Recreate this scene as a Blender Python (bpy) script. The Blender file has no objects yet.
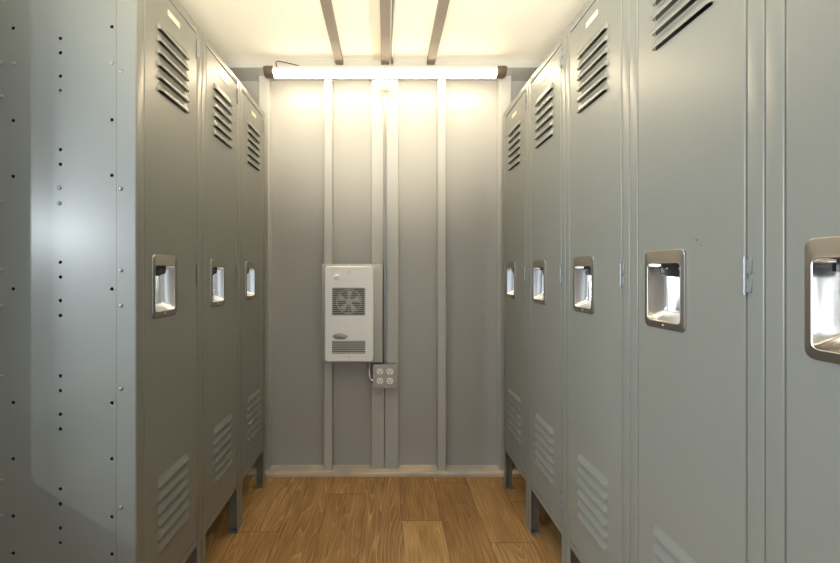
import bpy, bmesh, math, random
from mathutils import Vector, Matrix
random.seed(7)
PI = math.pi
C = bpy.context.scene.collection

# ------------------------------------------------------------------ helpers
def lin(r, g, b):
    f = lambda c: (c/255/12.92) if c/255 <= .04045 else ((c/255+.055)/1.055)**2.4
    return (f(r), f(g), f(b), 1)

def new_mat(name):
    m = bpy.data.materials.new(name); m.use_nodes = True
    n = m.node_tree.nodes; l = m.node_tree.links
    return m, n, l, n['Principled BSDF']

def simple(name, col, rough=.5, metal=0, bump=0, bscale=200, var=0, vscale=3, stretch=None, rvar=0):
    m, n, l, p = new_mat(name)
    p.inputs['Base Color'].default_value = col
    p.inputs['Roughness'].default_value = rough
    p.inputs['Metallic'].default_value = metal
    tc = n.new('ShaderNodeTexCoord')
    mp = n.new('ShaderNodeMapping'); l.new(tc.outputs['Object'], mp.inputs[0])
    if stretch: mp.inputs['Scale'].default_value = stretch
    if var:
        t = n.new('ShaderNodeTexNoise'); t.inputs['Scale'].default_value = vscale; t.inputs['Detail'].default_value = 4
        l.new(mp.outputs[0], t.inputs[0])
        mx = n.new('ShaderNodeMix'); mx.data_type = 'RGBA'
        mx.inputs[6].default_value = tuple(c*(1-var) for c in col[:3])+(1,)
        mx.inputs[7].default_value = tuple(min(1, c*(1+var)) for c in col[:3])+(1,)
        l.new(t.outputs[0], mx.inputs[0]); l.new(mx.outputs[2], p.inputs['Base Color'])
        if rvar:
            mr = n.new('ShaderNodeMapRange'); mr.inputs[3].default_value = rough-rvar; mr.inputs[4].default_value = rough+rvar
            l.new(t.outputs[0], mr.inputs[0]); l.new(mr.outputs[0], p.inputs['Roughness'])
    if bump:
        t = n.new('ShaderNodeTexNoise'); t.inputs['Scale'].default_value = bscale; t.inputs['Detail'].default_value = 2
        l.new(mp.outputs[0], t.inputs[0])
        b = n.new('ShaderNodeBump'); b.inputs['Strength'].default_value = bump; b.inputs['Distance'].default_value = .001
        l.new(t.outputs[0], b.inputs['Height']); l.new(b.outputs[0], p.inputs['Normal'])
    return m

M = {}
M['paint'] = simple('locker_paint', lin(125, 127, 120), .32, bump=.06, bscale=350, var=.02, vscale=2.2, rvar=.02)
M['paint'].node_tree.nodes['Principled BSDF'].inputs['Specular IOR Level'].default_value = .65
M['wall'] = simple('wall_paint', lin(173, 173, 170), .40, bump=.12, bscale=25, var=.03, vscale=2)
M['stud'] = simple('stud_paint', lin(186, 187, 184), .45, bump=.3, bscale=90, var=.04, vscale=9)
M['beam'] = simple('beam_paint', lin(132, 124, 114), .55, bump=.2, bscale=60, var=.05, vscale=7)
M['steel'] = simple('stainless_steel', (.42, .40, .365, 1), .36, metal=1, bump=.05, bscale=300, stretch=(1, 1, .05))
M['cup'] = simple('polished_steel', (.86, .85, .83, 1), .2, metal=1, bump=.15, bscale=30)
M['hinge'] = simple('hinge_metal', lin(140, 144, 144), .34, metal=.4)
M['galv'] = simple('galvanised_steel', (.50, .50, .49, 1), .32, metal=1, var=.1, vscale=60)
M['black'] = simple('black_plastic', (.01, .01, .01, 1), .35)
M['dark_panel'] = simple('dark_panel', lin(112, 113, 114), .5)
M['dark'] = simple('dark_slot', (.02, .02, .02, 1), .8)
M['plate'] = simple('number_plate_metal', lin(225, 218, 196), .35, metal=.1)
M['white'] = simple('white_enamel', lin(250, 251, 252), .4, bump=.05)
M['offwhite'] = simple('ivory_plastic', lin(250, 250, 248), .35)
M['grille'] = simple('grille_wire', lin(200, 200, 198), .4)
M['greyoval'] = simple('badge_grey', lin(168, 170, 172), .35, metal=.5)
M['cap'] = simple('brown_grey_plastic', lin(92, 80, 68), .45)
M['housing'] = simple('fixture_housing', lin(210, 205, 195), .5)
M['cord'] = simple('brown_cord', lin(90, 52, 35), .5)

# wooden bottom plate with grey paint worn on the front
def plate_mat():
    m, n, l, p = new_mat('sill_wood')
    p.inputs['Roughness'].default_value = .6
    tc = n.new('ShaderNodeTexCoord'); mp = n.new('ShaderNodeMapping'); mp.inputs['Scale'].default_value = (3, 60, 60)
    l.new(tc.outputs['Object'], mp.inputs[0])
    t = n.new('ShaderNodeTexNoise'); t.inputs['Scale'].default_value = 1; t.inputs['Detail'].default_value = 5; l.new(mp.outputs[0], t.inputs[0])
    t2 = n.new('ShaderNodeTexNoise'); t2.inputs['Scale'].default_value = 4; l.new(tc.outputs['Object'], t2.inputs[0])
    cr = n.new('ShaderNodeValToRGB')
    cr.color_ramp.elements[0].position = .35; cr.color_ramp.elements[0].color = lin(214, 196, 172)
    cr.color_ramp.elements[1].position = .7; cr.color_ramp.elements[1].color = lin(240, 224, 200)
    l.new(t.outputs[0], cr.inputs[0])
    mx = n.new('ShaderNodeMix'); mx.data_type = 'RGBA'; mx.inputs[7].default_value = lin(185, 182, 176)
    r2 = n.new('ShaderNodeMapRange'); r2.inputs[1].default_value = .45; r2.inputs[2].default_value = .62
    l.new(t2.outputs[0], r2.inputs[0]); l.new(r2.outputs[0], mx.inputs[0]); l.new(cr.outputs[0], mx.inputs[6])
    l.new(mx.outputs[2], p.inputs['Base Color'])
    return m
M['sill'] = plate_mat()

def ceiling_mat():
    m, n, l, p = new_mat('ceiling_panel')
    p.inputs['Roughness'].default_value = .7
    tc = n.new('ShaderNodeTexCoord'); sp = n.new('ShaderNodeSeparateXYZ'); l.new(tc.outputs['Object'], sp.inputs[0])
    t = n.new('ShaderNodeTexNoise'); t.inputs['Scale'].default_value = 5; l.new(tc.outputs['Object'], t.inputs[0])
    # ragged brown stain running beside the middle beam
    a = n.new('ShaderNodeMath'); a.operation = 'MULTIPLY_ADD'; a.inputs[1].default_value = .06
    l.new(t.outputs[0], a.inputs[0]); l.new(sp.outputs[0], a.inputs[2])
    r = n.new('ShaderNodeMapRange'); r.inputs[1].default_value = -.052; r.inputs[2].default_value = -.040; l.new(a.outputs[0], r.inputs[0])
    r2 = n.new('ShaderNodeMapRange'); r2.inputs[1].default_value = .045; r2.inputs[2].default_value = .015; l.new(a.outputs[0], r2.inputs[0])
    mm = n.new('ShaderNodeMath'); mm.operation = 'MULTIPLY'; l.new(r.outputs[0], mm.inputs[0]); l.new(r2.outputs[0], mm.inputs[1])
    m2 = n.new('ShaderNodeMath'); m2.operation = 'MULTIPLY'; m2.inputs[1].default_value = .38; l.new(mm.outputs[0], m2.inputs[0])
    mx = n.new('ShaderNodeMix'); mx.data_type = 'RGBA'; mx.inputs[6].default_value = lin(246, 243, 232); mx.inputs[7].default_value = lin(205, 175, 140)
    l.new(m2.outputs[0], mx.inputs[0]); l.new(mx.outputs[2], p.inputs['Base Color'])
    return m
M['ceiling'] = ceiling_mat()

def floor_mat():
    m, n, l, p = new_mat('oak_planks')
    at = n.new('ShaderNodeAttribute'); at.attribute_name = 'plank'
    tc = n.new('ShaderNodeTexCoord')
    sp = n.new('ShaderNodeSeparateColor'); l.new(at.outputs['Color'], sp.inputs[0])
    off = n.new('ShaderNodeVectorMath'); off.operation = 'MULTIPLY_ADD'
    l.new(at.outputs['Color'], off.inputs[0]); off.inputs[1].default_value = (17, 31, 5); l.new(tc.outputs['Object'], off.inputs[2])
    mp = n.new('ShaderNodeMapping'); mp.inputs['Scale'].default_value = (8.5, .85, 1); l.new(off.outputs[0], mp.inputs[0])
    t = n.new('ShaderNodeTexNoise'); t.inputs['Scale'].default_value = 1; t.inputs['Detail'].default_value = 1.5; t.inputs['Roughness'].default_value = .35
    l.new(mp.outputs[0], t.inputs[0])
    ml = n.new('ShaderNodeMath'); ml.operation = 'MULTIPLY'; ml.inputs[1].default_value = 22; l.new(t.outputs[0], ml.inputs[0])
    fr = n.new('ShaderNodeMath'); fr.operation = 'FRACT'; l.new(ml.outputs[0], fr.inputs[0])
    cr = n.new('ShaderNodeValToRGB'); e = cr.color_ramp.elements
    e[0].position = 0; e[0].color = (1, 1, 1, 1); e[1].position = 1; e[1].color = (0, 0, 0, 1)
    x = e.new(.25); x.color = (.25, .25, .25, 1)
    x = e.new(.93); x.color = (.0, .0, .0, 1)
    l.new(fr.outputs[0], cr.inputs[0])
    mp2 = n.new('ShaderNodeMapping'); mp2.inputs['Scale'].default_value = (190, 7, 1); l.new(off.outputs[0], mp2.inputs[0])
    t2 = n.new('ShaderNodeTexNoise'); t2.inputs['Scale'].default_value = 1; t2.inputs['Detail'].default_value = 4; l.new(mp2.outputs[0], t2.inputs[0])
    mp3 = n.new('ShaderNodeMapping'); mp3.inputs['Scale'].default_value = (14, 3, 1); l.new(off.outputs[0], mp3.inputs[0])
    t3 = n.new('ShaderNodeTexNoise'); t3.inputs['Scale'].default_value = 1; t3.inputs['Detail'].default_value = 4; l.new(mp3.outputs[0], t3.inputs[0])
    base = n.new('ShaderNodeMix'); base.data_type = 'RGBA'
    base.inputs[6].default_value = lin(160, 120, 72); base.inputs[7].default_value = lin(216, 174, 116)
    l.new(sp.outputs[0], base.inputs[0])
    b2 = n.new('ShaderNodeMix'); b2.data_type = 'RGBA'; b2.blend_type = 'MULTIPLY'; b2.inputs[0].default_value = 1
    c2 = n.new('ShaderNodeValToRGB'); c2.color_ramp.elements[0].position = .32; c2.color_ramp.elements[0].color = (.62, .57, .5, 1)
    c2.color_ramp.elements[1].position = .62; c2.color_ramp.elements[1].color = (1.0, 1.0, 1.0, 1)
    l.new(t2.outputs[0], c2.inputs[0]); l.new(base.outputs[2], b2.inputs[6]); l.new(c2.outputs[0], b2.inputs[7])
    b3 = n.new('ShaderNodeMix'); b3.data_type = 'RGBA'; b3.blend_type = 'MULTIPLY'; b3.inputs[0].default_value = .8
    c3 = n.new('ShaderNodeValToRGB'); c3.color_ramp.elements[0].position = .3; c3.color_ramp.elements[0].color = (.66, .62, .58, 1)
    c3.color_ramp.elements[1].position = .65; c3.color_ramp.elements[1].color = (1, 1, 1, 1)
    l.new(t3.outputs[0], c3.inputs[0]); l.new(b2.outputs[2], b3.inputs[6]); l.new(c3.outputs[0], b3.inputs[7])
    # pale cathedral grain lines, strength varies from board to board
    ms = n.new('ShaderNodeMath'); ms.operation = 'MULTIPLY'; l.new(cr.outputs[0], ms.inputs[0]); l.new(sp.outputs[1], ms.inputs[1])
    m4 = n.new('ShaderNodeMath'); m4.operation = 'MULTIPLY'; l.new(ms.outputs[0], m4.inputs[0]); l.new(t3.outputs[0], m4.inputs[1])
    b4 = n.new('ShaderNodeMix'); b4.data_type = 'RGBA'; b4.inputs[7].default_value = lin(232, 198, 150)
    l.new(m4.outputs[0], b4.inputs[0]); l.new(b3.outputs[2], b4.inputs[6])
    # dark joint
    b5 = n.new('ShaderNodeMix'); b5.data_type = 'RGBA'; b5.inputs[7].default_value = lin(70, 45, 28)
    l.new(sp.outputs[2], b5.inputs[0]); l.new(b4.outputs[2], b5.inputs[6])
    l.new(b5.outputs[2], p.inputs['Base Color'])
    p.inputs['Roughness'].default_value = .5
    p.inputs['Specular IOR Level'].default_value = .4
    bp = n.new('ShaderNodeBump'); bp.inputs['Strength'].default_value = .15; bp.inputs['Distance'].default_value = .001
    l.new(t2.outputs[0], bp.inputs['Height']); l.new(bp.outputs[0], p.inputs['Normal'])
    return m
M['floor'] = floor_mat()

def lens_mat(name, strength):
    m, n, l, p = new_mat(name)
    p.inputs['Base Color'].default_value = (.9, .9, .88, 1); p.inputs['Roughness'].default_value = .4
    p.inputs['Emission Color'].default_value = (1, .80, .53, 1)
    p.inputs['Emission Strength'].default_value = strength
    return m
M['lens'] = lens_mat('lit_diffuser', 20)

def link(name, bm, mat, parent=None, smooth=False, recalc=True):
    if recalc: bmesh.ops.recalc_face_normals(bm, faces=bm.faces)
    me = bpy.data.meshes.new(name); bm.to_mesh(me); bm.free()
    if isinstance(mat, (list, tuple)):
        for x in mat: me.materials.append(x)
    else: me.materials.append(mat)
    if smooth:
        me.shade_smooth()
        me.set_sharp_from_angle(angle=math.radians(38))
    o = bpy.data.objects.new(name, me); C.objects.link(o)
    if parent: o.parent = parent
    return o

def box(bm, x0, x1, y0, y1, z0, z1, bev=0, seg=2):
    r = bmesh.ops.create_cube(bm, size=1)
    vs = r['verts']
    for v in vs:
        v.co = Vector((x0+(v.co.x+.5)*(x1-x0), y0+(v.co.y+.5)*(y1-y0), z0+(v.co.z+.5)*(z1-z0)))
    if bev:
        es = list({e for v in vs for e in v.link_edges})
        bmesh.ops.bevel(bm, geom=es, offset=bev, segments=seg, affect='EDGES', profile=.5)

def tube(bm, pts, r, seg=14, cap=True):
    pts = [Vector(p) for p in pts]; rings = []
    prev = None
    for i, p in enumerate(pts):
        d = (pts[min(i+1, len(pts)-1)]-pts[max(i-1, 0)]).normalized()
        if prev is None:
            a = d.orthogonal().normalized()
        else:
            a = (prev - d*prev.dot(d)).normalized()
        prev = a; b = d.cross(a)
        rr = r[i] if isinstance(r, (list, tuple)) else r
        rings.append([bm.verts.new(p+rr*(math.cos(t)*a+math.sin(t)*b)) for t in [2*PI*k/seg for k in range(seg)]])
    for A, B in zip(rings, rings[1:]):
        for k in range(seg): bm.faces.new((A[k], A[(k+1) % seg], B[(k+1) % seg], B[k]))
    if cap:
        bm.faces.new(rings[0][::-1]); bm.faces.new(rings[-1])

def rrect(x0, x1, z0, z1, r, n=5):
    out = []
    for cx, cz, a0 in ((x1-r, z1-r, 0), (x0+r, z1-r, 90), (x0+r, z0+r, 180), (x1-r, z0+r, 270)):
        for k in range(n+1):
            a = math.radians(a0+90*k/n); out.append((cx+r*math.cos(a), cz+r*math.sin(a)))
    return out

def disc(cx, cz, r, n=10):
    return [(cx+r*math.cos(2*PI*k/n), cz+r*math.sin(2*PI*k/n)) for k in range(n)]

def loft(bm, rings, close_first=False, close_last=False):
    """rings: lists of 3D points of equal count"""
    R = [[bm.verts.new(p) for p in ring] for ring in rings]
    n = len(R[0])
    for A, B in zip(R, R[1:]):
        for k in range(n): bm.faces.new((A[k], A[(k+1) % n], B[(k+1) % n], B[k]))
    if close_first: bm.faces.new(R[0][::-1])
    if close_last: bm.faces.new(R[-1])

def sheet(outline, holes, t):
    """flat sheet with holes, in local x/z, thickness t in y (0..t) -> bmesh"""
    cu = bpy.data.curves.new('tmp', 'CURVE'); cu.dimensions = '2D'; cu.fill_mode = 'BOTH'; cu.extrude = t/2
    for poly in [outline]+holes:
        s = cu.splines.new('POLY'); s.points.add(len(poly)-1); s.use_cyclic_u = True
        for p, (x, z) in zip(s.points, poly): p.co = (x, z, 0, 1)
    o = bpy.data.objects.new('tmp', cu)
    me = bpy.data.meshes.new_from_object(o)
    bm = bmesh.new(); bm.from_mesh(me)
    for v in bm.verts: v.co = Vector((v.co.x, v.co.z+t/2, v.co.y))
    bmesh.ops.remove_doubles(bm, verts=bm.verts, dist=1e-6)
    bpy.data.objects.remove(o); bpy.data.curves.remove(cu); bpy.data.meshes.remove(me)
    return bm

def merge(bm, other):
    me = bpy.data.meshes.new('t'); other.to_mesh(me); other.free(); bm.from_mesh(me); bpy.data.meshes.remove(me)

def dome(bm, c, r, h, axis):
    """low round head at c, bulging along axis"""
    axis = Vector(axis).normalized(); a = axis.orthogonal().normalized(); b = axis.cross(a); c = Vector(c)
    rings = []
    for f, g in ((1, 0), (.92, .45), (.65, .8), (.25, .98)):
        rings.append([c+axis*h*g+r*f*(math.cos(t)*a+math.sin(t)*b) for t in [2*PI*k/10 for k in range(10)]])
    loft(bm, rings, False, True)

def empty(name, loc, rz=0):
    o = bpy.data.objects.new(name, None); C.objects.link(o); o.location = loc; o.rotation_euler = (0, 0, rz)
    o.empty_display_size = .1
    return o
def tag(o, label, cat, group=None):
    o['label'] = label; o['category'] = cat
    if group: o['group'] = group
    return o
def struct(name, bm, mat, smooth=False):
    o = link(name, bm, mat, None, smooth); o['kind'] = 'structure'; return o

# ------------------------------------------------------------------ room
EYE = 1.145; CEIL = 2.305; YW = 2.23; HW = 1.10; YF = -2.4; T = .06
# floor planks
bm = bmesh.new(); lay = bm.loops.layers.float_color.new('plank')
PW = .183; X0 = .074
joints = {0: 1.754, 2: 1.61, 1: 2.067, -2: 1.964, -4: 1.679, -1: 1.10, -3: 1.28, 3: 1.9, -5: 1.4, 4: 1.3, 5: 1.0, -6: .9}
tones = {(0, 0): (.25, .35), (0, 1): (.75, .35), (-1, 0): (.22, 1.0), (-1, 1): (.22, 1.0), (-2, 0): (.42, .45), (-2, 1): (.28, .5), (1, 0): (.30, .4), (1, 1): (.2, .3), (2, 1): (.38, 1.0), (2, 0): (.45, .3), (-3, 1): (.42, 1.0), (-4, 0): (.45, .9), (-4, 1): (.3, .6)}
rng = random.Random(11)
def quad(co, col):
    f = bm.faces.new([bm.verts.new(c) for c in co])
    for lp in f.loops: lp[lay] = col
for i in range(-7, 7):
    xa = max(-HW, X0+i*PW); xb = min(HW, X0+(i+1)*PW)
    if xb <= xa: continue
    ys = [YW]; y = joints.get(i, 1.2)
    while y > YF: ys.append(y); y -= 1.22
    ys.append(YF)
    for k in range(len(ys)-1):
        ya, yb = ys[k+1], ys[k]
        kk = 0 if k == 0 else 1
        tn = tones.get((i, kk)) if k < 2 else None
        if tn is None: tn = (rng.random()*.6, rng.random())
        r = (tn[0], tn[1], 0, 1)
        g = .0008
        quad([(xa+g, ya+g, 0), (xb-g, ya+g, 0), (xb-g, yb-g, 0), (xa+g, yb-g, 0)], r)
        d = (r[0], r[1], 1, 1); q = .0012
        quad([(xa, ya, -q), (xb, ya, -q), (xb-g, ya+g, 0), (xa+g, ya+g, 0)], d)
        quad([(xa, yb, -q), (xa+g, yb-g, 0), (xb-g, yb-g, 0), (xb, yb, -q)], d)
        quad([(xa, ya, -q), (xa+g, ya+g, 0), (xa+g, yb-g, 0), (xa, yb, -q)], d)
        quad([(xb, ya, -q), (xb, yb, -q), (xb-g, yb-g, 0), (xb-g, ya+g, 0)], d)
box(bm, -HW-T, HW+T, YF-T, YW+T, -.08, -.0012)
o = struct('floor', bm, M['floor'])

bm = bmesh.new(); box(bm, -HW-T, HW+T, YF-T, YW+T, CEIL, CEIL+.05); struct('ceiling', bm, M['ceiling'])
bm = bmesh.new(); box(bm, -HW, HW, YW, YW+T, 0, CEIL); struct('wall_back', bm, M['wall'])
bm = bmesh.new(); box(bm, HW, HW+T, YF, YW, 0, CEIL); struct('wall_right', bm, M['wall'])
bm = bmesh.new()
box(bm, -HW, -.85, YF-T, YF, 0, CEIL); box(bm, .85, HW, YF-T, YF, 0, CEIL); box(bm, -.85, .85, YF-T, YF, 2.05, CEIL)  # doorway out of view, added to admit cool light from behind
struct('wall_front', bm, M['wall'])
# left wall; its unseen wide opening is added to shape the side light
WY0, WY1, WZ0, WZ1 = -1.25, .790, .706, 2.12
bm = bmesh.new()
box(bm, -HW-.03, -HW, YF, WY0, 0, CEIL); box(bm, -HW-.03, -HW, WY1, YW, 0, CEIL)
box(bm, -HW-.03, -HW, WY0, WY1, 0, WZ0); box(bm, -HW-.03, -HW, WY0, WY1, WZ1, CEIL)
struct('wall_left', bm, M['wall'])

# header above the end wall, studs, bottom plate, ceiling beams
bm = bmesh.new(); box(bm, -HW, HW, 2.08, YW, 2.267, CEIL, .003); struct('trim_1', bm, M['stud'])
bm = bmesh.new(); box(bm, -HW, HW, 2.127, YW, 0, .0174, .002); struct('baseboard_back', bm, M['sill'])
def stud(n, x0, x1, yf, bolt=True):
    bm = bmesh.new(); box(bm, x0, x1, yf, YW, .0174, 2.267, .003)
    if bolt: dome(bm, ((x0+x1)/2, yf, .06), .005, .003, (0, -1, 0))
    struct('trim_%d' % n, bm, M['stud'])
stud(2, -.353, -.308, 2.163); stud(3, -.0835, -.0095, 2.187); stud(4, -.0065, .071, 2.187, False); stud(5, .295, .341, 2.163)
stud(6, -.725, -.668, 2.163, False); stud(7, .648, .714, 2.163, False)
# side return strips of the end wall beside the corner studs
def beam(n, x0, x1):
    bm = bmesh.new(); box(bm, x0, x1, YF, 2.079, 2.28, CEIL, .003); struct('trim_%d' % n, bm, M['beam'])
beam(8, -.276, -.232); beam(9, -.026, .019); beam(10, .222, .266)

# ------------------------------------------------------------------ locker (local: x along the row, y into the body, z up)
W = .351; JB = .031; DEP = .38; ZB = .20; ZT = 2.0; UC = .173
DZ0, DZ1 = ZB+.025, 1.9665
DX0, DX1 = JB+.0007, W-JB-.0020
HX0, HX1, HZ0, HZ1 = .063, .187, 1.017, 1.196      # handle plate

def side_outline_pts(px, py):
    # point on the near side of the first left-hand locker seen in the picture -> depth from the front, height
    return (386-px)/382.7-.652, EYE+(272.5-py)/382.7
holes_px = [(111, y) for y in (26, 119.3, 175, 289, 403.3, 459.5, 517.7, 555)] + \
           [(59.3, y) for y in (37.5, 52, 75.4, 90, 149.2, 163.9, 262.2, 277, 300.7, 315.6, 376.2, 391, 414.7, 429.5, 489.7, 504.7, 529, 543.7)] + \
           [(12, y) for y in (27.3, 120, 176, 289, 403, 459.5, 516.8, 554)]
rivets_px = [(111, 61.7), (12.8, 62.5), (58.5, 187.5), (58.5, 203)] + [(121, y) for y in (71, 188.5, 270.3, 305.6, 388.7, 507.6)] + \
            [(.5, y) for y in (62, 96, 201, 270, 306, 376.6, 480.7, 516.7)]

def make_locker():
    root = empty('locker', (0, 0, 0))
    # body: back, top, bottom, far side
    bm = bmesh.new()
    box(bm, .0015, W-.0015, DEP-.0015, DEP, ZB, ZT-.002)
    box(bm, .0040, W-.001, .016, DEP-.0015, ZT-.004, ZT-.0015)
    box(bm, .0040, W-.001, .016, DEP-.0015, ZB+.012, ZB+.014)
    box(bm, W-.0022, W-.001, .0525, DEP-.0015, ZB, ZT-.004)
    box(bm, .0045, W-.0022, .02, DEP-.0015, 1.62, 1.622)     # hat shelf
    link('body', bm, M['paint'], root)
    # perforated near side
    hs = []
    for p in holes_px:
        y, z = side_outline_pts(*p); hs.append(disc(y, z, .0046, 14))
    s = sheet([(.0550, ZB), (DEP-.0016, ZB), (DEP-.0016, ZT-.004), (.0550, ZT-.004)], hs, .001)
    for v in s.verts: v.co = Vector((.0028+v.co.y, v.co.x, v.co.z))
    side = link('side_panel', s, M['paint'], root)
    # door frame: two jambs with side returns, head and sill
    bm = bmesh.new()
    for a, b in ((0, JB), (W-JB, W)):
        box(bm, a, b, 0, .016, ZB, ZT, .0028, 3)
    box(bm, -.0004, .0012, .0035, .0525, ZB, ZT-.002, .0004, 1)
    box(bm, W-.0012, W+.0003, .0035, .0525, ZB, ZT-.002, .0004, 1)
    box(bm, JB-.002, W-JB+.002, .0006, .014, 1.971, ZT-.0006, .0015)
    box(bm, JB-.002, W-JB+.002, .0006, .014, ZB+.0004, ZB+.024, .0015)
    box(bm, JB-.004, JB+.008, .024, .026, ZB, ZT-.02); box(bm, W-JB-.008, W-JB+.004, .024, .026, ZB, ZT-.02)
    box(bm, JB-.002, W-JB+.002, .024, .026, 1.955, ZT-.003)
    box(bm, JB-.002, W-JB+.002, .013, .015, ZB+.003, ZB+.036)
    link('frame', bm, M['paint'], root, True)
    # door
    lz = [1.667+.0351*k for k in range(6)]+[.345+.037*k for k in range(6)]
    hw = .083
    holes = [[(UC-hw+.005, z-.0035), (UC+hw-.005, z-.0035), (UC+hw-.006, z+.018), (UC-hw+.006, z+.018)] for z in lz]
    holes.append(rrect(HX0+.006, HX1-.006, HZ0+.008, HZ1-.008, .01))
    e = .0042
    door_bm = sheet([(DX0+e, DZ0+e), (DX1-e, DZ0+e), (DX1-e, DZ1-e), (DX0+e, DZ1-e)], holes, .001)
    bm = bmesh.new(); merge(bm, door_bm)
    rings = []
    for k in range(5):
        a = PI/2*k/4; i = e-e*math.sin(a); y = e-e*math.cos(a)
        rings.append([(DX0+i, y, DZ0+i), (DX1-i, y, DZ0+i), (DX1-i, y, DZ1-i), (DX0+i, y, DZ1-i)])
    rings.append([(DX0, .012, DZ0), (DX1, .012, DZ0), (DX1, .012, DZ1), (DX0, .012, DZ1)])
    loft(bm, rings)
    # louvre hoods pressed out of the sheet: open along the bottom edge
    H = .027; B = .0095; NU = 16
    prof = [(H, 0), (H*.86, .10), (H*.66, .36), (H*.44, .70), (H*.25, .93), (H*.10, 1.0), (0, .93)]
    for z0 in lz:
        cols = []
        for j in range(NU+1):
            s_ = -1+2*j/NU
            s_ = math.copysign(1-(1-abs(s_))**1.5, s_)        # more columns near the ends
            x = UC+hw*s_
            d = (1-abs(s_))*hw
            k = min(1, d/.009); k = math.sqrt(max(0, 1-(1-k)**2))
            cols.append([bm.verts.new((x, -B*k*py_-.0001, z0+pz*(.4+.6*k))) for pz, py_ in prof])
        for A_, B_ in zip(cols, cols[1:]):
            for q in range(len(prof)-1):
                bm.faces.new((A_[q], B_[q], B_[q+1], A_[q+1]))
    door = link('door', bm, M['paint'], root, True, recalc=False)
    # fix normals for the sheet and hoods
    # handle: pressed stainless plate with a deep recess
    bm = bmesh.new()
    ox0, ox1, oz0, oz1 = HX0+.011, HX1-.013, HZ0+.016, HZ1-.030
    N = 6
    R = lambda a, b, c, d, r, y: [(x, y, z) for x, z in rrect(a, b, c, d, r, N)]
    loft(bm, [R(HX0, HX1, HZ0, HZ1, .014, .0005), R(HX0, HX1, HZ0, HZ1, .014, -.0025), R(HX0+.0007, HX1-.0007, HZ0+.0007, HZ1-.0007, .0135, -.0038),
              R(HX0+.0022, HX1-.0022, HZ0+.0022, HZ1-.0022, .012, -.0044),
              R(ox0-.003, ox1+.003, oz0-.003, oz1+.003, .012, -.0040),
              R(ox0-.001, ox1+.001, oz0-.001, oz1+.001, .010, -.0048),
              R(ox0+.0005, ox1-.0005, oz0+.0005, oz1-.0005, .009, -.004)])
    hd = link('handle', bm, M['steel'], door, True)
    bm = bmesh.new()
    loft(bm, [R(ox0+.0005, ox1-.0005, oz0+.0005, oz1-.0005, .009, -.004), R(ox0+.002, ox1-.002, oz0+.003, oz1-.002, .009, .004),
              R(ox0+.007, ox1-.008, oz0+.017, oz1-.004, .008, .030), R(ox0+.010, ox1-.012, oz0+.024, oz1-.008, .007, .034)], False, True)
    link('handle_recess', bm, M['cup'], door, True)
    # black latch tongue hanging at the top of the recess, with its rivets
    bm = bmesh.new()
    xa, xb = ox0+.010, ox1-.006
    pts = [(xa, oz1-.003), (xa, oz1-.020), (xa+.012, oz1-.022), (xa+.020, oz1-.030), (xb-.030, oz1-.031), (xb-.022, oz1-.026), (xb-.010, oz1-.026), (xb-.002, oz1-.020), (xb, oz1-.003)]
    loft(bm, [[(x, .020, z) for x, z in pts], [(x, .026, z) for x, z in pts]], True, True)
    link('latch', bm, M['black'], door)
    for x, y, z, r in ((xa+.020, .020, oz1-.012, .0028), (xb-.026, .020, oz1-.012, .0028), ((HX0+HX1)/2-.002, -.0043, HZ0+.008, .0034)):
        bm = bmesh.new(); dome(bm, (x, y, z), r, .0018, (0, -1, 0)); link('screw', bm, M['galv'], door, True)
    # number plate
    s = sheet(rrect(UC-.033, UC+.033, 1.913, 1.931, .004), [], .0012)
    bm = bmesh.new(); merge(bm, s)
    for v in bm.verts: v.co.y -= .0020
    link('number_plate', bm, M['plate'], door, True)
    for x in (UC-.028, UC+.028):
        bm = bmesh.new(); dome(bm, (x, -.0019, 1.922), .0026, .0012, (0, -1, 0)); link('rivet', bm, M['galv'], door, True)
    # hinges
    for zc in (1.917, 1.139, .321):
        bm = bmesh.new(); hx = DX1+.0012
        for k, rr in enumerate((.0042, .0036, .0042, .0036, .0042)):
            za = zc-.031+k*.0124
            tube(bm, [(hx, -.0022, za+.0004), (hx, -.0022, za+.012)], rr, 12)
        tube(bm, [(hx, -.0022, zc-.034), (hx, -.0022, zc+.034)], .0022, 8)
        for za, zb in ((zc-.029, zc-.004), (zc+.004, zc+.029)): box(bm, hx+.001, hx+.0115, -.0022, .0008, za, zb, .0008, 1)
        link('hinge', bm, M['hinge'], door, True)
    # legs: two front angles, two rear angles
    def leg(x0, x1, xs, y0, y1, yfl):
        bm = bmesh.new()
        box(bm, x0, x1, yfl, yfl+.0022, .001, ZB, .0006, 1)
        box(bm, xs, xs+.0022, y0, y1, .001, ZB, .0006, 1)
        box(bm, min(x0, xs), max(x1, xs+.002), y0+.002, y1, 0, .0022)
        sgn = -1 if xs < x0+.01 else 1
        dome(bm, (xs+.0022 if sgn < 0 else xs, (y0+y1)/2+.004, .04), .0045, .003, (-sgn, 0, 0))
        return link('leg', bm, M['paint'], root, True)
    leg(.0012, JB, .0012, .001, .045, .001)
    leg(W-JB, W-.0012, W-.0035, .001, .045, .001)
    leg(.0012, JB, .0012, DEP-.045, DEP-.001, DEP-.0035)
    leg(W-JB, W-.0012, W-.0035, DEP-.045, DEP-.001, DEP-.0035)
    return root

def copy_tree(o, parent=None):
    c = o.copy(); C.objects.link(c); c.parent = parent
    for ch in list(o.children): copy_tree(ch, c)
    return c

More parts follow.
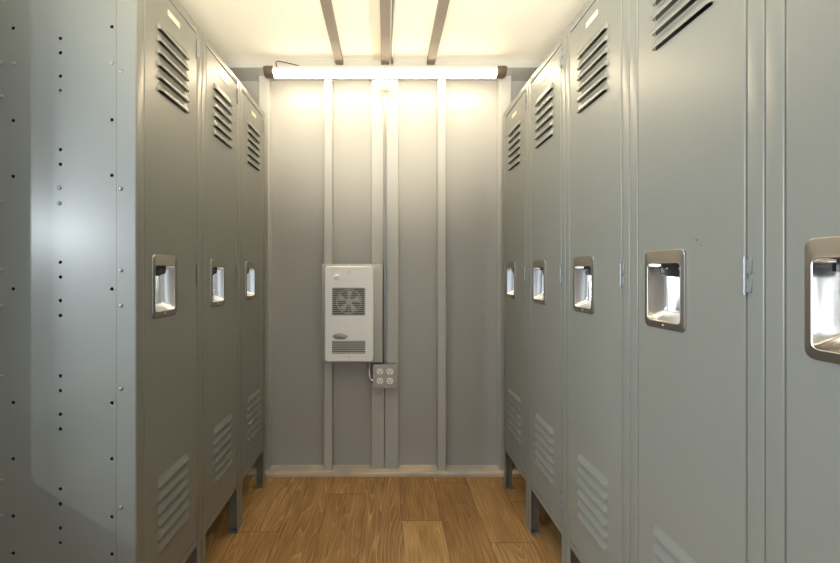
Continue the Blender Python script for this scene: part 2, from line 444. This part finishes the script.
WP = .352
LX, RX = -.652, .632
LY = .9935; RYE = 2.042
G = 'tall grey metal lockers lining the aisle'
proto = make_locker()
left = ['tall grey locker nearest in the left row, perforated riveted side in view',
        'tall grey metal locker in the middle of the left row, between two others',
        'tall grey metal locker at the far end of the left row, against the end wall']
right = ['farthest tall grey metal locker of the right row, touching the end wall',
         'tall grey metal locker in the right row, second from the end wall',
         'tall grey metal locker in the right row, third from the end wall',
         'grey locker in the right row with a small paint chip above its steel handle',
         'nearest grey locker at the right edge of the picture, handle cut by the frame']
lockers = []
for k in range(3):
    o = proto if k == 0 else copy_tree(proto)
    o.location = (LX, LY+k*WP, 0); o.rotation_euler = (0, 0, PI/2); tag(o, left[k], 'locker', G); lockers.append(o)
for k in range(5):
    o = copy_tree(proto)
    o.location = (RX, RYE-k*WP, 0); o.rotation_euler = (0, 0, -PI/2); tag(o, right[k], 'locker', G); lockers.append(o)
side0 = [c for c in proto.children if c.name.startswith('side_panel')][0]
for p in rivets_px:
    y, z = side_outline_pts(*p)
    bm = bmesh.new(); dome(bm, (-.0004 if y < .053 else .0028, y, z), .0054, .0030, (-1, 0, 0))
    link('rivet', bm, M['hinge'], side0, True)
# paint chips on the fourth right-hand door: mark at px (700, 240)
d4 = [c for c in lockers[6].children if c.name.startswith('door')][0]
bm = bmesh.new()
def right_pt(px, py):
    Y = 380*RX/(px-386); return (RYE-3*WP)-Y, EYE+(272.5-py)/380*Y
for px_, py_, s_ in ((697, 240, .0035), (700.5, 243, .002), (701.5, 246, .0022), (694, 239.5, .0016)):
    u, z = right_pt(px_, py_)
    bm.faces.new([bm.verts.new((u+s_*math.cos(a)*random.uniform(.5, 1.1), -.0003, z+s_*.7*math.sin(a)*random.uniform(.5, 1.2))) for a in [2*PI*q/9 for q in range(9)]])
link('paint_chips', bm, M['cap'], d4)

# ------------------------------------------------------------------ light fixture
def fixture(xa, xb, yc, ztop, face=1):
    root = empty('light_fixture', ((xa+xb)/2, yc, ztop))
    L = (xb-xa)/2; hw = .035; hh = .047
    def prof(x, s=1.0, hs=1.0, n=16):
        pts = []
        for k in range(n+1):
            a = PI*k/n
            pts.append((x, hw*s*math.cos(a), -.017-(hh-.017)*hs*math.sin(a)))
        return pts
    bm = bmesh.new(); box(bm, -L+.045, L-.045, -hw, hw, -.0175, -.0005, .002)
    box(bm, -L+.045, L-.045, hw-.001, hw+.0015, -.030, -.0005)
    for x in (-.52, -.2, .2, .52):
        box(bm, x-.012, x+.012, -hw-.0025, -hw+.002, -.010, -.002, .001)
    link('housing', bm, M['housing'], root, True)
    bm = bmesh.new()
    loft(bm, [prof(-L+.046, .97, .97), prof(L-.046, .97, .97)], True, True)
    link('diffuser', bm, M['lens'], root, True)
    for s in (-1, 1):
        bm = bmesh.new()
        def ring(x, sc):
            p = [(x*s, y*sc, z*sc if z < -.0171 else z) for x_, y, z in prof(0, 1, 1)]
            return p+[(x*s, -hw*sc, -.0005), (x*s, hw*sc, -.0005)]
        loft(bm, [ring(L-.052, 1.0), ring(L-.046, 1.04), ring(L-.012, 1.04), ring(L, .93)], True, True)
        link('end_cap', bm, M['cap'], root, True)
    return root
FXA, FXB = -.672, .672
FX = fixture((-.664), (.655), 2.088, 2.2625)
tag(FX, 'long glowing tube light with brown end caps under the header of the end wall', 'light fixture')
bm = bmesh.new()
tube(bm, [(-.585, -.036, -.006), (-.588, -.050, .010), (-.575, -.044, .020), (-.53, -.026, .020), (-.49, -.014, .016), (-.46, -.0105, .008)], .0028, 8)
link('power_cord', bm, M['cord'], FX, True)
FX2 = fixture(-.66, .66, YF+.12, CEIL)  # second fixture, out of view, added for light from behind
tag(FX2, 'unseen added tube light on the ceiling at the opposite end of the room', 'light fixture')

# ------------------------------------------------------------------ junction box, conduits, outlet
bm = bmesh.new()
pts = []
for k in range(13):
    a = PI*k/12; pts.append((-.006+.068*math.cos(a), 2.214-.030*math.sin(a)**.6))
loft(bm, [[(x, 2.186, z) for x, z in pts], [(x, 2.128, z) for x, z in pts], [(-.006+(x+.006)*.93, 2.122, 2.212+(z-2.212)*.9) for x, z in pts]], True, True)
jb = link('junction_box', bm, M['white'], None, True)
tag(jb, 'small white rounded box under the tube light where the vertical pipe ends', 'junction box')
XC = -.006; YC = 2.178
cond = empty('conduit', (XC, YC-.001, .625))
bm = bmesh.new(); tube(bm, [(0, 0, .008), (0, 0, 1.553)], .0085, 16); link('pipe', bm, M['galv'], cond, True)
for za, zb in ((1.533, 1.561), (.006, .026)):
    bm = bmesh.new(); tube(bm, [(0, 0, za), (0, 0, zb)], .0115, 16); link('connector', bm, M['galv'], cond, True)
tag(cond, 'vertical galvanised steel pipe running down the middle stud to the outlet box', 'conduit')
cc = empty('conduit', (.034, 0, 2.29))
bm = bmesh.new(); tube(bm, [(0, YF, .006), (0, 2.02, .006), (0, 2.06, .004), (0, 2.079, -.002)], .0075, 14); link('pipe', bm, M['galv'], cc, True)
for y in (1.25,):
    bm = bmesh.new(); box(bm, -.012, .012, y, y+.014, -.004, .017, .001); link('strap', bm, M['galv'], cc, True)
tag(cc, 'thin steel pipe running along the ceiling beside the middle beam', 'conduit')

ob = empty('outlet_box', (-.006, 2.186, .4975))
bm = bmesh.new(); box(bm, -.064, .064, -.050, 0, .002, .130, .004); link('box', bm, M['galv'], ob, True)
bm = bmesh.new()
merge(bm, sheet(rrect(-.066, .066, 0, .132, .010), [], .003))
for v in bm.verts: v.co.y -= .055
for x, z in ((-.058, .008), (.058, .008), (-.058, .124), (.058, .124), (0, .066)): dome(bm, (x, -.055, z), .004, .002, (0, -1, 0))
link('cover_plate', bm, M['galv'], ob, True)
for xc in (-.028, .028):
    for zc in (.040, .092):
        bm = bmesh.new()
        out = []
        for k in range(24):
            a = 2*PI*k/24; out.append((xc+.0185*math.cos(a), zc+max(-.0165, min(.0165, .0205*math.sin(a)))))
        loft(bm, [[(x, -.052, z) for x, z in out], [(x, -.0575, z) for x, z in out], [(xc+(x-xc)*.95, -.0585, zc+(z-zc)*.95) for x, z in out]], True, True)
        f = link('receptacle', bm, M['offwhite'], ob, True)
        bm = bmesh.new()
        box(bm, xc-.0085, xc-.0060, -.0592, -.0570, zc-.001, zc+.010); box(bm, xc+.0060, xc+.0082, -.0592, -.0570, zc, zc+.009)
        merge(bm, sheet([(x, z) for x, z in disc(xc, zc-.008, .0032, 12)], [], .001))
        for v in bm.verts:
            if v.co.y > -.01: v.co.y -= .0592
        link('slots', bm, M['dark'], f)
tag(ob, 'square metal outlet box with four white sockets below the heater', 'outlet')

fc = None
bm = bmesh.new()
pa = [(-.094, 2.150, .636)]
P = [(-.094, .636), (-.095, .60), (-.095, .575), (-.093, .555), (-.086, .541), (-.074, .537)]
dense = []
for (a, b), (c, d) in zip(P, P[1:]):
    for q in range(8): dense.append((a+(c-a)*q/8, b+(d-b)*q/8))
dense.append(P[-1])
tube(bm, [(x, 2.157, z-.005) for x, z in dense], [.0108 if q % 2 else .0092 for q in range(len(dense))], 12)
tube(bm, [(-.094, 2.157, .620), (-.094, 2.157, .6355)], .0135, 8); tube(bm, [(-.084, 2.157, .532), (-.0705, 2.157, .532)], .0135, 8)
fc = link('flexible_conduit', bm, M['galv'], None, True)
tag(fc, 'short bent flexible metal conduit joining the heater to the outlet box', 'conduit')

# ------------------------------------------------------------------ wall heater
ht = empty('wall_heater', (-.206, 2.169, .636))
bm = bmesh.new(); box(bm, -.157, .186, -.019, 0, 0, .557, .003); link('mounting_plate', bm, M['stud'], ht, True)
hx0, hx1, hz0, hz1 = -.136, .136, .013, .545
gx0, gx1 = -.095, .092
X = lambda px: (px-386)/380*2.105+.206
Z = lambda py: EYE+(272.5-py)/380*2.105-.636
hx0, hx1, hz0, hz1 = X(324.6), X(373.4), Z(361.9), Z(266.2)
gx0, gx1 = X(331.9), X(365.2); ga, gb = Z(315.4), Z(287.8); va, vb = Z(353.7), Z(340.8)
bm = bmesh.new()
merge(bm, sheet(rrect(hx0+.006, hx1-.006, hz0+.006, hz1-.006, .012), [[(gx0, ga), (gx1, ga), (gx1, gb), (gx0, gb)], [(gx0, va), (gx1, va), (gx1, vb), (gx0, vb)]], .002))
for v in bm.verts: v.co.y -= .064
def rr3(i, y): return [(x, y, z) for x, z in rrect(hx0+i, hx1-i, hz0+i, hz1-i, .018-i, 6)]
loft(bm, [rr3(.006, -.064), rr3(.003, -.0632), rr3(.0012, -.0615), rr3(0, -.058), rr3(0, -.019)])
cv = link('cover', bm, M['white'], ht, True)
for px, py in ((349.3, 272), (349.3, 357)):
    bm = bmesh.new(); dome(bm, (X(px), -.064, Z(py)), .0035, .0016, (0, -1, 0)); link('screw', bm, M['greyoval'], cv, True)
bm = bmesh.new(); box(bm, gx0-.01, gx1+.01, -.032, -.030, ga-.01, gb+.01); box(bm, gx0-.01, gx1+.01, -.040, -.038, va-.01, vb+.01)
box(bm, gx0-.01, gx1+.01, -.038, -.032, va, gb)
link('inner_panel', bm, M['dark_panel'], ht)
bm = bmesh.new()
n = 14
for k in range(n):
    z = ga+(gb-ga)*(k+.5)/n; box(bm, gx0, gx1, -.0640, -.0622, z-.0016, z+.0016)
for x in (gx0+.003, (gx0+gx1)/2, gx1-.003): box(bm, x-.0015, x+.0015, -.0622, -.0608, ga, gb)
link('fan_grille', bm, M['grille'], ht)
bm = bmesh.new()
for k in range(6):
    z = va+(vb-va)*(k+.5)/6; box(bm, gx0, gx1, -.0640, -.0622, z-.0030, z+.0030)
link('air_vent', bm, M['grille'], ht)
# fan behind the grille
bm = bmesh.new(); fcx, fcz = (gx0+gx1)/2, (ga+gb)/2
rad = .070
outer = [(fcx+rad*math.cos(2*PI*k/32), fcz+rad*math.sin(2*PI*k/32)) for k in range(32)]
loft(bm, [[(fcx+(x-fcx)*s, y, fcz+(z-fcz)*s) for x, z in outer] for s, y in ((1, -.031), (1, -.050), (.95, -.050), (.95, -.031))])
for b in range(5):
    a0 = 2*PI*b/5+.3
    ring1 = []; ring2 = []
    for q in range(6):
        r = .014+.050*q/5
        ring1.append((fcx+r*math.cos(a0-.35), -.046, fcz+r*math.sin(a0-.35))); ring2.append((fcx+r*math.cos(a0+.35), -.036, fcz+r*math.sin(a0+.35)))
    A = [bm.verts.new(p) for p in ring1]; B = [bm.verts.new(p) for p in ring2]
    for q in range(5): bm.faces.new((A[q], A[q+1], B[q+1], B[q]))
tube(bm, [(fcx, -.031, fcz), (fcx, -.052, fcz)], .016, 16)
link('fan', bm, M['grille'], ht, True)
bm = bmesh.new()
cx, cz = X(340.3), Z(336.4)
o1 = [(cx+.042*math.cos(2*PI*k/28), cz+.017*math.sin(2*PI*k/28)) for k in range(28)]
loft(bm, [[(x, -.0635, z) for x, z in o1], [(x, -.0652, z) for x, z in o1], [(cx+(x-cx)*.93, -.0660, cz+(z-cz)*.9) for x, z in o1]], True, True)
link('oval_badge', bm, M['greyoval'], ht, True)
bm = bmesh.new(); tube(bm, [(X(336.5), -.063, Z(277)), (X(336.5), -.066, Z(277)), (X(336.5), -.076, Z(277))], [.0155, .0145, .012], 20)
box(bm, X(336.5)-.012, X(336.5)+.012, -.080, -.075, Z(277)-.002, Z(277)+.004, .001)
link('thermostat_knob', bm, M['white'], ht, True)
tag(ht, 'white electric wall heater with fan grille and lower vent on the end wall', 'heater')

# ------------------------------------------------------------------ light
w = bpy.data.worlds.new('World'); bpy.context.scene.world = w; w.use_nodes = True
w.node_tree.nodes['Background'].inputs[0].default_value = (.74, .86, 1, 1)
w.node_tree.nodes['Background'].inputs[1].default_value = 1.0
L = bpy.data.lights.new('added_side_lamp', 'SPOT'); L.energy = 38; L.color = (.84, .93, 1); L.shadow_soft_size = .022  # unseen lamp, added to throw the hard-edged light onto the left panel
L.spot_size = math.radians(100); L.spot_blend = .3
lo = bpy.data.objects.new('added_side_lamp', L); C.objects.link(lo)
lo.location = (-2.24, -.6, 1.431)
lo.rotation_euler = (Vector((.2, 1.1, 1.0))-lo.location).to_track_quat('-Z', 'Y').to_euler()

A = bpy.data.lights.new('added_bounce_lamp', 'SPOT'); A.energy = 250; A.color = (1, .89, .70); A.shadow_soft_size = .3  # lamp out of view, added to brighten the ceiling
A.spot_size = math.radians(76); A.spot_blend = .6
ao = bpy.data.objects.new('added_bounce_lamp', A); C.objects.link(ao); ao.location = (0, -.1, 1.25)
ao.rotation_euler = (Vector((0, 1.1, 2.3))-ao.location).to_track_quat('-Z', 'Y').to_euler()

D = bpy.data.lights.new('added_side_fill', 'AREA'); D.shape = 'RECTANGLE'; D.size = 1.2; D.size_y = .7; D.energy = 46; D.color = (.88, .94, 1)  # unseen area fill, added outside the opening to brighten the right-hand doors
do = bpy.data.objects.new('added_side_fill', D); C.objects.link(do); do.location = (-2.0, .30, 1.45); do.rotation_euler = (0, math.radians(-90), 0)

# ------------------------------------------------------------------ camera
cam = bpy.data.cameras.new('camera'); co = bpy.data.objects.new('camera', cam); C.objects.link(co)
co.location = (0, 0, EYE); co.rotation_euler = (PI/2, 0, 0)
cam.sensor_width = 36; cam.sensor_fit = 'HORIZONTAL'; cam.lens = 36*380/840
cam.shift_x = (420-386)/840; cam.shift_y = -9/840; cam.clip_start = .02
S = bpy.context.scene; S.camera = co
S.view_settings.view_transform = 'Standard'; S.view_settings.look = 'None'; S.view_settings.gamma = 1
S.view_settings.exposure = .25
